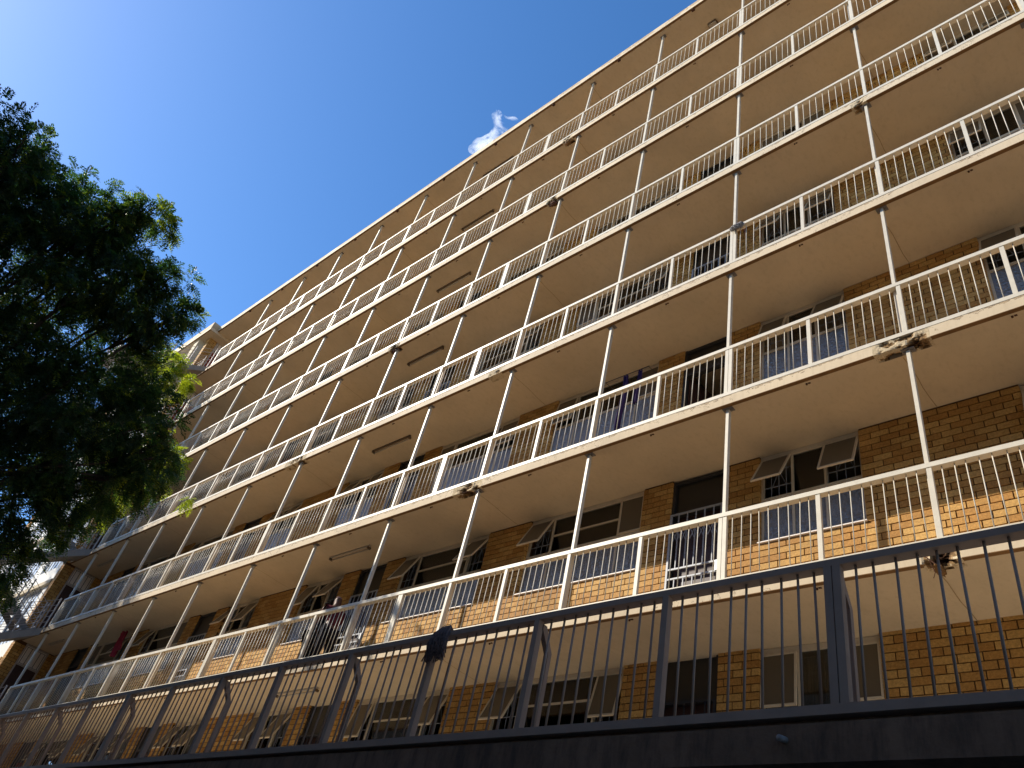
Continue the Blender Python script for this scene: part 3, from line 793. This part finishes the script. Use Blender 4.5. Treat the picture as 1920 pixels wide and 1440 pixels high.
cloth('hanging_cloth', 'narrow violet towel hung left of the open door on the fifth walkway', MT['purple'],
      lambda u, v: (.16 + .10 * u + .02 * math.sin(v * 5 + 1), .66 + .03 * math.sin(u * 12 + v * 3), c4 - .58 - v * .75), 12, 14, 'laundry', (0.1, .6, c4 - .6))
t = thing('clothes_rail', 'thin black clothes rail outside the window beside the open door', 'clothes rail', (.1, .64, c4 - .56))
obj('rail', MB().tube([(-.55, .64, c4 - .57), (.42, .64, c4 - .57)], .008, 6), MT['blackgate'], t)
obj('hanger_wire', MB().tube([(-.5, .64, c4 - .57), (-.5, 1.06, c4 - .50)], .005, 5).tube([(.4, .64, c4 - .57), (.4, 1.08, c4 - .50)], .005, 5), MT['blackgate'], t)

# ---------------------------------------------------------------- people
def skin_body(name, verts, edges, radii, material, parent, sub=2, root=0):
    me = bpy.data.meshes.new(name); o0 = WP[parent.name]
    me.from_pydata([tuple(Vector(v) - o0) for v in verts], edges, []); me.materials.append(material)
    o = bpy.data.objects.new(name, me); COL.objects.link(o); o.parent = parent; WP[o.name] = o0.copy()
    md = o.modifiers.new('skin', 'SKIN'); md.use_smooth_shade = True
    for k, rv in enumerate(me.skin_vertices[0].data):
        r = radii[k]; rv.radius = (r, r) if not isinstance(r, tuple) else r; rv.use_root = (k == root)
    s = o.modifiers.new('sub', 'SUBSURF'); s.levels = sub; s.render_levels = sub
    return o
def person(label, base, ht, face, lean, arm_targets, top, trousers, hat, hatmat, shoe):
    x, y, z = base; t = thing('person', label, 'person', base)
    f = Vector((math.cos(face), math.sin(face), 0)); s = Vector((-f.y, f.x, 0)); B = Vector(base); k = ht / 1.75
    def P(a, b, c): return B + f * (a * k) + s * (b * k) + Vector((0, 0, c * k))
    ln = lean
    V = [P(0, 0, .95), P(ln * .3, 0, 1.15), P(ln * .7, 0, 1.36), P(ln * .95, 0, 1.49), P(ln * 1.15, 0, 1.57), P(ln * 1.3 + .01, 0, 1.66), P(ln * 1.3 + .055, 0, 1.63)]
    E = [(0, 1), (1, 2), (2, 3), (3, 4), (4, 5), (4, 6)]; R = [.13 * k, .12 * k, .135 * k, .06 * k, .075 * k, .085 * k, .035 * k]
    # legs
    for sd in (-1, 1):
        a = len(V); V += [P(0, sd * .09, .90), P(.02, sd * .11, .48), P(-.01 - .03 * sd, sd * .11, .08), P(.14 - .03 * sd, sd * .12, .035)]
        E += [(0, a), (a, a + 1), (a + 1, a + 2), (a + 2, a + 3)]; R += [.095 * k, .06 * k, .04 * k, .035 * k]
    # arms with hands
    for sd, (ea, eb, ec, ha, hb, hc) in zip((-1, 1), arm_targets):
        a = len(V); V += [P(ln * .85, sd * .18, 1.40), P(ea, eb, ec), P(ha, hb, hc)]
        E += [(2, a), (a, a + 1), (a + 1, a + 2)]; R += [.055 * k, .042 * k, .028 * k]
        el = V[a + 1]; wr = V[a + 2]; d = (wr - el).normalized(); sv = d.cross(Vector((0, 0, 1)));
        sv = sv.normalized() if sv.length > .1 else s; pc = len(V); V.append(wr + d * .06); E.append((a + 2, pc)); R.append(.03 * k)
        for q, (o_, L) in enumerate(((-.03, .065), (-.01, .078), (.01, .072), (.03, .058))):
            n0 = len(V); V += [V[pc] + sv * o_ + d * .035, V[pc] + sv * o_ * 1.2 + d * (.035 + L) - Vector((0, 0, .02))]; E += [(pc, n0), (n0, n0 + 1)]; R += [.0095, .0075]
        n0 = len(V); V += [wr + sv * -.035 + d * .05, wr + sv * -.055 + d * .085]; E += [(pc, n0), (n0, n0 + 1)]; R += [.011, .009]
    skin_body('body', V, E, R, MT['skin'], t)
    # clothing follows the same joints, slightly wider
    tv = [V[0] + Vector((0, 0, .04)), V[1], V[2], V[3]]; te = [(0, 1), (1, 2), (2, 3)]; tr_ = [.15 * k, .14 * k, .155 * k, .07 * k]
    arms = [15, 28]
    for a0 in (15, 15 + 14):
        n0 = len(tv); tv += [V[a0], V[a0 + 1], V[a0 + 1].lerp(V[a0 + 2], .85)]; te += [(2, n0), (n0, n0 + 1), (n0 + 1, n0 + 2)]; tr_ += [.072 * k, .056 * k, .04 * k]
    skin_body('jacket', tv, te, tr_, top, t)
    tv = [V[0]]; te = []; tr_ = [.152 * k]
    for a0 in (7, 11):
        n0 = len(tv); tv += [V[a0], V[a0 + 1], V[a0 + 1].lerp(V[a0 + 2], .9)]; te += [(0, n0), (n0, n0 + 1), (n0 + 1, n0 + 2)]; tr_ += [.11 * k, .078 * k, .062 * k]
    skin_body('trousers', tv, te, tr_, trousers, t)
    for a0 in (7, 11):
        skin_body('shoe', [V[a0 + 2] - Vector((0, 0, .02)), V[a0 + 3]], [(0, 1)], [.052 * k, .044 * k], shoe, t, 2)
    hv = [V[5] + Vector((0, 0, .015)) - f * .01, V[5] + Vector((0, 0, .06)) - f * .015]
    skin_body(hat, hv, [(0, 1)], [.088 * k, .055 * k], hatmat, t, 2)
    # eyes
    em = MB()
    for sd in (-1, 1):
        c = V[5] + f * .083 * k + s * (sd * .032 * k) + Vector((0, 0, -.012)); em.tube([c, c + f * .008], .009, 8)
    obj('eyes', em, MT['blackcloth'], t)
    return t
zf5 = floor(5)
person('person in dark navy top and black trousers behind the lowest cream railing', (-6.66, .52, zf5), 1.60, math.radians(25), .05,
       [(.15, -.22, 1.12, .30, -.10, 1.05), (.05, .24, 1.10, .18, .22, .92)], MT['navy'], MT['blackcloth'], 'hair', MT['blackcloth'], MT['khaki'])
person('person in mauve cap and maroon top leaning toward the other one by the door', (-6.10, .50, zf5), 1.66, math.radians(170), .12,
       [(.22, -.22, 1.25, .42, -.12, 1.32), (.20, .24, 1.18, .40, .20, 1.10)], MT['maroon'], MT['blackcloth'], 'cap', MT['mauve'], MT['blackcloth'])

# ---------------------------------------------------------------- stair wing at the left
wing = thing('stair_wing', 'white rendered wing with tall windows beyond the left end of the walkways', 'building', (-28, 3, 0))
wy = -.12
wv = MB()
WINX = [(-31.2, -29.0), (-28.2, -26.2), (-25.6, -23.9)]
xs = [-32.3]
for a, b in WINX: wv.box(xs[-1], a, wy, wy + .3, 0, ZR - .15); xs.append(b)
wv.box(xs[-1], -23.24, wy, wy + .3, 0, ZR - .15)
for i in range(8):
    zb = ceil(i) - .7; 
    for a, b in WINX: wv.box(a, b, wy + .002, wy + .298, zb - .0 + .0, zb + .75 if i else ZR - .15)
wv.box(-32.3, -32.0, wy + .3, 8, 0, ZR - .15); wv.box(-32.3, -23.24, 7.7, 8, 0, ZR - .15)
obj('rendered_wall', wv, MT['white'], wing)
obj('inner_wall', MB().box(-32, -23.3, 3, 3.1, 0, ZR - .2), MT['room'], wing)
stuff(brick_face_x('brick_pilaster', wing, -32.3, -.2, .4, 0, ZR - .15, fw=.5))
for i in range(1, 8):
    zb = ceil(i) - .7 + .75; zt_ = ceil(i - 1) - .7
    obj('ledge', MB().box(-32.2, -23.3, wy - .10, wy - .001, zb - .78, zb - .62), MT['beige'], wing)
    for a, b in WINX:
        fm_ = MB(); n = 5
        for q in range(n + 1):
            x = a + (b - a) * q / n; fm_.box(max(a, x - .02), min(b, x + .02), wy + .06, wy + .11, zb + .001, zt_ - .001)
        for q in range(n):
            xa, xb_ = a + (b - a) * q / n + .02, a + (b - a) * (q + 1) / n - .02
            for zz in (zb + .001, (zb + zt_) / 2, zt_ - .041): fm_.box(xa, xb_, wy + .065, wy + .105, zz, zz + .04)
        wf = obj('window', fm_, MT['white'], wing, (a, wy, zb))
        obj('pane', MB().box(a, b, wy + .082, wy + .088, zb, zt_), MT['palepane'], wf, (a, wy, zb))
trf = MB(); trf.box(-33.2, -22.42, -.52, 8.2, ZR - .13, ZR + .32)
tro = obj('roof_slab', trf, MT['slab'], wing, (0, 0, ZR - .13))
obj('drip_shade_strip', MB().box(-33.2, -22.42, -.522, -.47, ZR - .134, ZR - .126), MT['drip'], tro)
# red door screens and pillar in the upper landing niche
obj('pillar', MB().box(-23.85, -23.45, -.42, wy - .002, floor(0), ZR - .135), MT['beige'], wing)

# outside stairs ------------------------------------------------------------
stair = thing('outside_staircase', 'grey open steel staircase zigzagging up the left end of the walkways', 'staircase', (-22, -1.5, 0))
tread = MB().box(0, .86, -.13, .13, -.02, .02).mesh('tread', MT['stair'])
for i in range(0, 7):
    zt_ = floor(i) if i < 6 else 3.36
    zm = zt_ - 1.4
    if i == 6: zm = 1.6
    # flight going down and outward from this floor (near flight), x -22.0..-21.1
    for (xa, xb, ytop, ybot, za, zb) in ((-22.0, -21.1, -.14, -2.3, zt_, zm), (-22.95, -22.08, -2.3, -.2, zm, zt_ - H)):
        if i == 6 and xb < -22.05: zb = 0.15
        for xx in (xa, xb):
            m = MB().poly_prism([(ytop, za - .26), (ytop, za - .02), (ybot, zb - .02), (ybot, zb - .26)], 'x', xx - .02, xx + .02)
            obj('stringer', m, MT['stair'], stair)
        if xa > -22.05: obj('waist_slab', MB().poly_prism([(ytop, za - .24), (ytop, za - .12), (ybot, zb - .12), (ybot, zb - .24)], 'x', xa + .021, xb - .021), MT['stair'], stair)
        n = 8
        for q in range(n):
            t_ = (q + .5) / n
            inst('tread', tread, stair, (xa + .02, ytop + (ybot - ytop) * t_, za + (zb - za) * t_ - .05))
        # guard rails on both sides: posts and five rails parallel to the flight
        for xx in (xa, xb):
            m = MB()
            for q in range(5): dz = .18 + .19 * q; m.beam((xx, ytop, za + dz), (xx, ybot, zb + dz), .014)
            obj('guard_rail', m, MT['rail'], stair)
            for q in range(4):
                t_ = q / 3; yy = ytop + (ybot - ytop) * t_; zz = za + (zb - za) * t_
                obj('guard_post', MB().box(xx - .018, xx + .018, yy - .018, yy + .018, zz - .1, zz + .98), MT['rail'], stair)
    obj('landing', MB().box(-23.0, -21.05, -3.2, -2.3, zm - .14, zm), MT['stair'], stair)
    m = MB()
    for q in range(5):
        dz = .18 + .19 * q
        m.beam((-23.0, -3.18, zm + dz), (-21.05, -3.18, zm + dz), .014).beam((-23.0, -3.18, zm + dz), (-23.0, -2.3, zm + dz), .014).beam((-21.07, -3.18, zm + dz), (-21.07, -2.3, zm + dz), .014)
    obj('guard_rail', m, MT['rail'], stair)
    for xx in (-23.0, -22.0, -21.07): obj('guard_post', MB().box(xx - .018, xx + .018, -3.2, -3.16, zm, zm + .98), MT['rail'], stair)
    # short guard between the walkway railing and the end wall
    if i < 6:
        m = MB()
        for q in range(5): m.beam((-22.9, -.12, zt_ + .18 + .19 * q), (-22.05, -.12, zt_ + .18 + .19 * q), .014)
        obj('guard_rail', m, MT['rail'], stair)
obj('corner_pole', MB().box(-22.08, -21.98, -2.93, -2.83, 0, 20.55), MT['white'], stair)
obj('guard_rail', MB().beam((-22.03, -2.88, 20.45), (-22.03, -.2, 20.45), .022).beam((-22.03, -2.88, 20.2), (-22.03, -.2, 20.2), .022), MT['rail'], stair)

# ---------------------------------------------------------------- building across the street (behind the camera)
opp = thing('opposite_building', 'plain rendered building across the street, behind the viewer', 'building', (-14, -18, 0))
HO = 15.15
om = MB().box(-52, 14, -24, -12.0, 0, HO - .4); obj('wall', om, MT['opp'], opp)
obj('parapet', MB().box(-52.1, 14.1, -24.1, -11.9, HO - .4 + .001, HO), MT['slab'], opp)
wm = MB().box(0, 1.6, 0, .04, 0, 1.4).mesh('window', MT['sill']); wg = MB().box(.06, 1.54, .041, .05, .06, 1.34).mesh('pane', MT['oppglass'])
for s_ in range(5):
    for k in range(18):
        w_ = inst('window', wm, opp, (-50 + k * 3.5, -11.999, .9 + s_ * 2.85)); inst('pane', wg, w_, (-50 + k * 3.5, -11.999, .9 + s_ * 2.85))

# ---------------------------------------------------------------- trees
def ray_pt(u, v, D):
    d = CF + CR * ((u - 960) / 1485.0) - CU * ((v - 720) / 1485.0)
    return M.translation + d.normalized() * D
def fronds(centres, seed, name, parent, pairs=9, L=.26, lw=.011, ll=.060):
    """centres: (point, radius, count, tone bias). Each frond is a bent midrib with paired leaflets."""
    r = np.random.RandomState(seed); V = []; F = []; T = []
    allp = []; alld = []; allt = []
    for (c, rad, n, tb) in centres:
        k = n; d = r.normal(size=(k, 3)); d /= np.linalg.norm(d, axis=1)[:, None]
        # clumps: twig ends grouped
        m = max(4, k // 14); cl = r.normal(size=(m, 3)); cl /= np.linalg.norm(cl, axis=1)[:, None]; cl *= (r.uniform(.25, 1.0, m) ** .55)[:, None]
        cl *= np.clip(1 + .16 * r.normal(size=(m, 1)), .6, 1.25)
        idx = r.randint(0, m, k); p = np.array(c) + cl[idx] * rad + r.normal(size=(k, 3)) * rad * .085
        dd = d * .7 + cl[idx] * .9 + np.array([0, 0, -.35]); dd /= np.linalg.norm(dd, axis=1)[:, None]
        allp.append(p); alld.append(dd); allt.append(np.clip(r.normal(.40 + tb, .2, k), 0, 1))
    p = np.concatenate(allp); d = np.concatenate(alld); tone = np.concatenate(allt); N = len(p)
    up = np.array([0, 0, 1.0]); rgt = np.cross(d, up); rn = np.linalg.norm(rgt, axis=1)[:, None]; rgt /= np.maximum(rn, 1e-3)
    nrm = np.cross(rgt, d); roll = r.uniform(-.9, .9, N)[:, None]
    rgt = rgt * np.cos(roll) + nrm * np.sin(roll); nrm = np.cross(rgt, d)
    Ls = L * r.uniform(.65, 1.25, N)[:, None]
    vs = []
    for q in range(pairs):
        t = (q + 1) / pairs
        base = p + d * (Ls * t) - np.array([0, 0, 1]) * (Ls * .35 * t * t)
        env = math.sin(math.pi * (.18 + .78 * t)) 
        for sd in (-1, 1):
            ax = rgt * sd * .85 + d * .5 - np.array([0, 0, .12]) + r.normal(size=(N, 3)) * .12
            ax /= np.linalg.norm(ax, axis=1)[:, None]
            ln = ll * env * 1.25 * r.uniform(.75, 1.2, N)[:, None]
            wv_ = np.cross(ax, nrm + r.normal(size=(N, 3)) * .25); wv_ /= np.maximum(np.linalg.norm(wv_, axis=1)[:, None], 1e-3)
            a = base; b = base + ax * ln * .5 + wv_ * lw; c = base + ax * ln; e = base + ax * ln * .5 - wv_ * lw
            vs.append(np.stack([a, b, c, e], 1))
    A = np.stack(vs, 1).reshape(-1, 3)
    F = np.arange(len(A)).reshape(-1, 4)
    me = np_mesh(name, A - np.array(WP[parent.name]), F, MT['leaf'])
    t = np.repeat(tone, pairs * 2) + r.normal(0, .05, N * pairs * 2); set_tone(me, np.clip(t, 0, 1))
    o = bpy.data.objects.new(name, me); COL.objects.link(o); o.parent = parent; WP[o.name] = WP[parent.name].copy()
    return o
D0 = 14.5
TR = [ # u, v, radius px, depth offset, frond count, tone bias (high = sunlit yellow painted in)
 (5, 310, 88, 0, 1100, 0), (60, 285, 44, .5, 260, 0), (85, 390, 90, 1, 1150, 0), (150, 410, 62, 0, 520, .05), (205, 420, 44, 0, 240, .05), (30, 500, 150, .5, 1900, 0),
 (190, 510, 92, 0, 1250, 0), (288, 398, 34, .3, 200, .25), (252, 402, 32, .2, 150, .1), (225, 392, 24, .2, 50, .1), (232, 462, 38, .6, 150, .05), (110, 600, 140, 1, 1700, 0), (255, 560, 75, .2, 750, .02), (308, 530, 36, 0, 210, 0),
 (336, 585, 28, .1, 110, .05), (290, 610, 38, 0, 190, 0), (0, 690, 120, 0, 1300, 0), (140, 775, 120, 0, 2000, 0), (250, 805, 80, -.3, 900, 0), (290, 858, 42, -.5, 260, .05),
 (310, 660, 42, .2, 45, .05), (265, 700, 55, 0, 260, .1), (325, 712, 38, 5.0, 260, .6), (352, 690, 24, 5.2, 80, .6), (300, 685, 38, 4.6, 170, .45), (338, 742, 22, 5.2, 60, .75), (262, 752, 40, 0, 220, .05), (352, 522, 12, .3, 20, .1), (352, 590, 18, .2, 36, .1), (240, 640, 60, .6, 70, 0),
 (60, 850, 80, .4, 800, 0), (170, 885, 75, .2, 640, 0), (110, 930, 42, 0, 230, .05), (200, 925, 40, 0, 200, .05), (245, 900, 42, -.4, 200, .1), (235, 940, 30, 3.6, 90, .5), (325, 875, 34, 3.8, 130, .5), (345, 930, 20, 3.9, 36, .65), (285, 895, 30, 3.4, 90, .4), (190, 950, 26, 3.4, 60, .4), (270, 870, 50, 0, 260, 0),
 (0, 912, 42, 0, 200, .05), (28, 1000, 26, 0, 60, .3), (8, 1040, 52, 0, 430, 0), (60, 1020, 24, 0, 60, .1), (-60, 900, 130, 0, 1100, 0), (-90, 600, 160, .5, 1500, 0), (-80, 350, 130, .5, 900, 0), (140, 985, 30, 0, 110, 0), (125, 1000, 22, 0, 60, .1)]
base = Vector((-8.6, -7.6, 0))
tree = thing('feathery_leaved_tree', 'dark feathery leaved tree filling the left edge in front of the walkways', 'tree', tuple(base))
cen = []
for (u, v, rp_, dz, n, tb) in TR:
    D = D0 + dz; c = ray_pt(u, v, D); cen.append((tuple(c), rp_ * D / 1485.0 / 1.05, int(n * 1.0), tb))
fronds(cen, 5, 'crown', tree)
fork = Vector((-8.3, -7.4, 4.6))
tm = MB().tube([base, base + Vector((.1, .05, 2.2)), fork], .24, 12, .17); obj('trunk', tm, MT['bark'], tree, tuple(base), smooth=True)
bm_ = MB(); rb_ = random.Random(3)
for (c, rad, n, tb) in cen:
    if n < 100: continue
    c = Vector(c); mid = fork.lerp(c, .5) + Vector((rb_.uniform(-.4, .4), rb_.uniform(-.4, .4), rb_.uniform(.1, .6)))
    bm_.tube([fork, fork.lerp(mid, .5) + Vector((0, 0, .2)), mid, mid.lerp(c, .6) + Vector((rb_.uniform(-.15, .15),) * 3), c], .075 if n > 800 else .04, 7, .014)
    for q in range(5):
        e = c + Vector([rb_.gauss(0, 1) for _ in range(3)]).normalized() * rad * .9
        bm_.tube([mid.lerp(c, .7), c.lerp(e, .5) + Vector((0, 0, .08)), e], .014, 5, .005)
obj('branches', bm_, MT['bark'], tree, tuple(base), smooth=True)

base2 = Vector((-29.5, -7.6, 0))
tree2 = thing('feathery_leaved_tree', 'taller second tree farther left whose leaves shade the ends of the railings', 'tree', tuple(base2))
c2 = []
r2 = random.Random(9)
for k in range(17):
    a = Vector((r2.uniform(-3.0, 3.6), r2.uniform(-2.6, 2.4), r2.uniform(-4.6, 5.0))); c2.append((tuple(Vector((-29.0, -6.4, 17.2)) + a * .72), 1.5, 560, 0.05))
fronds(c2, 15, 'crown', tree2, pairs=7, L=.34, lw=.016, ll=.085)
f2 = Vector((-29.3, -7.2, 10)); obj('trunk', MB().tube([base2, base2 + Vector((.1, 0, 3.5)), f2], .3, 12, .2), MT['bark'], tree2, tuple(base2), smooth=True)
bm_ = MB()
for (c, rad, n, tb) in c2: bm_.tube([f2, f2.lerp(Vector(c), .5) + Vector((0, 0, .4)), c], .08, 7, .02)
obj('branches', bm_, MT['bark'], tree2, tuple(base2), smooth=True)

# ---------------------------------------------------------------- the small cloud above the roof edge
def cloud():
    D = 620.0; c = ray_pt(928, 250, D)
    mv = bpy.data.materials.new("cloud_vapour"); mv.use_nodes = True; t = mv.node_tree; n = t.nodes; l = t.links
    n.remove(n["Principled BSDF"]); out = [x for x in n if x.type == 'OUTPUT_MATERIAL'][0]
    pv = n.new("ShaderNodeVolumePrincipled"); pv.inputs["Color"].default_value = (.97, .98, 1, 1); pv.inputs["Anisotropy"].default_value = .3
    tc = n.new("ShaderNodeTexCoord"); ln = n.new("ShaderNodeVectorMath"); ln.operation = 'LENGTH'
    nz = n.new("ShaderNodeTexNoise"); nz.inputs["Scale"].default_value = .055; nz.inputs["Detail"].default_value = 7; nz.inputs["Roughness"].default_value = .62; nz.inputs["Distortion"].default_value = .6
    l.new(tc.outputs["Object"], nz.inputs["Vector"])
    sb = n.new("ShaderNodeMapRange"); sb.inputs[1].default_value = .495; sb.inputs[2].default_value = .64; sb.inputs[3].default_value = 0; sb.inputs[4].default_value = .30
    l.new(nz.outputs[0], sb.inputs[0]); l.new(sb.outputs[0], pv.inputs["Density"]); l.new(pv.outputs[0], out.inputs["Volume"])
    # three joined puffs rising along the roof line
    import bmesh
    b = bmesh.new()
    for (u, v, rr) in ((932, 218, 5), (938, 228, 6), (946, 240, 8), (935, 258, 8), (918, 268, 7), (900, 274, 6.5), (960, 236, 7), (888, 279, 4.5), (952, 256, 9)):
        q = ray_pt(u, v, D); bmesh.ops.create_icosphere(b, subdivisions=3, radius=rr, matrix=Matrix.Translation(q - c))
    me = bpy.data.meshes.new('cloud'); b.to_mesh(me); b.free(); me.materials.append(mv)
    o = link(bpy.data.objects.new('cloud', me), None, c)
    rm_ = o.modifiers.new('remesh', 'REMESH'); rm_.mode = 'VOXEL'; rm_.voxel_size = 1.6
    tag(o, 'small wispy white cloud peeping over the roof edge', 'cloud')
cloud()
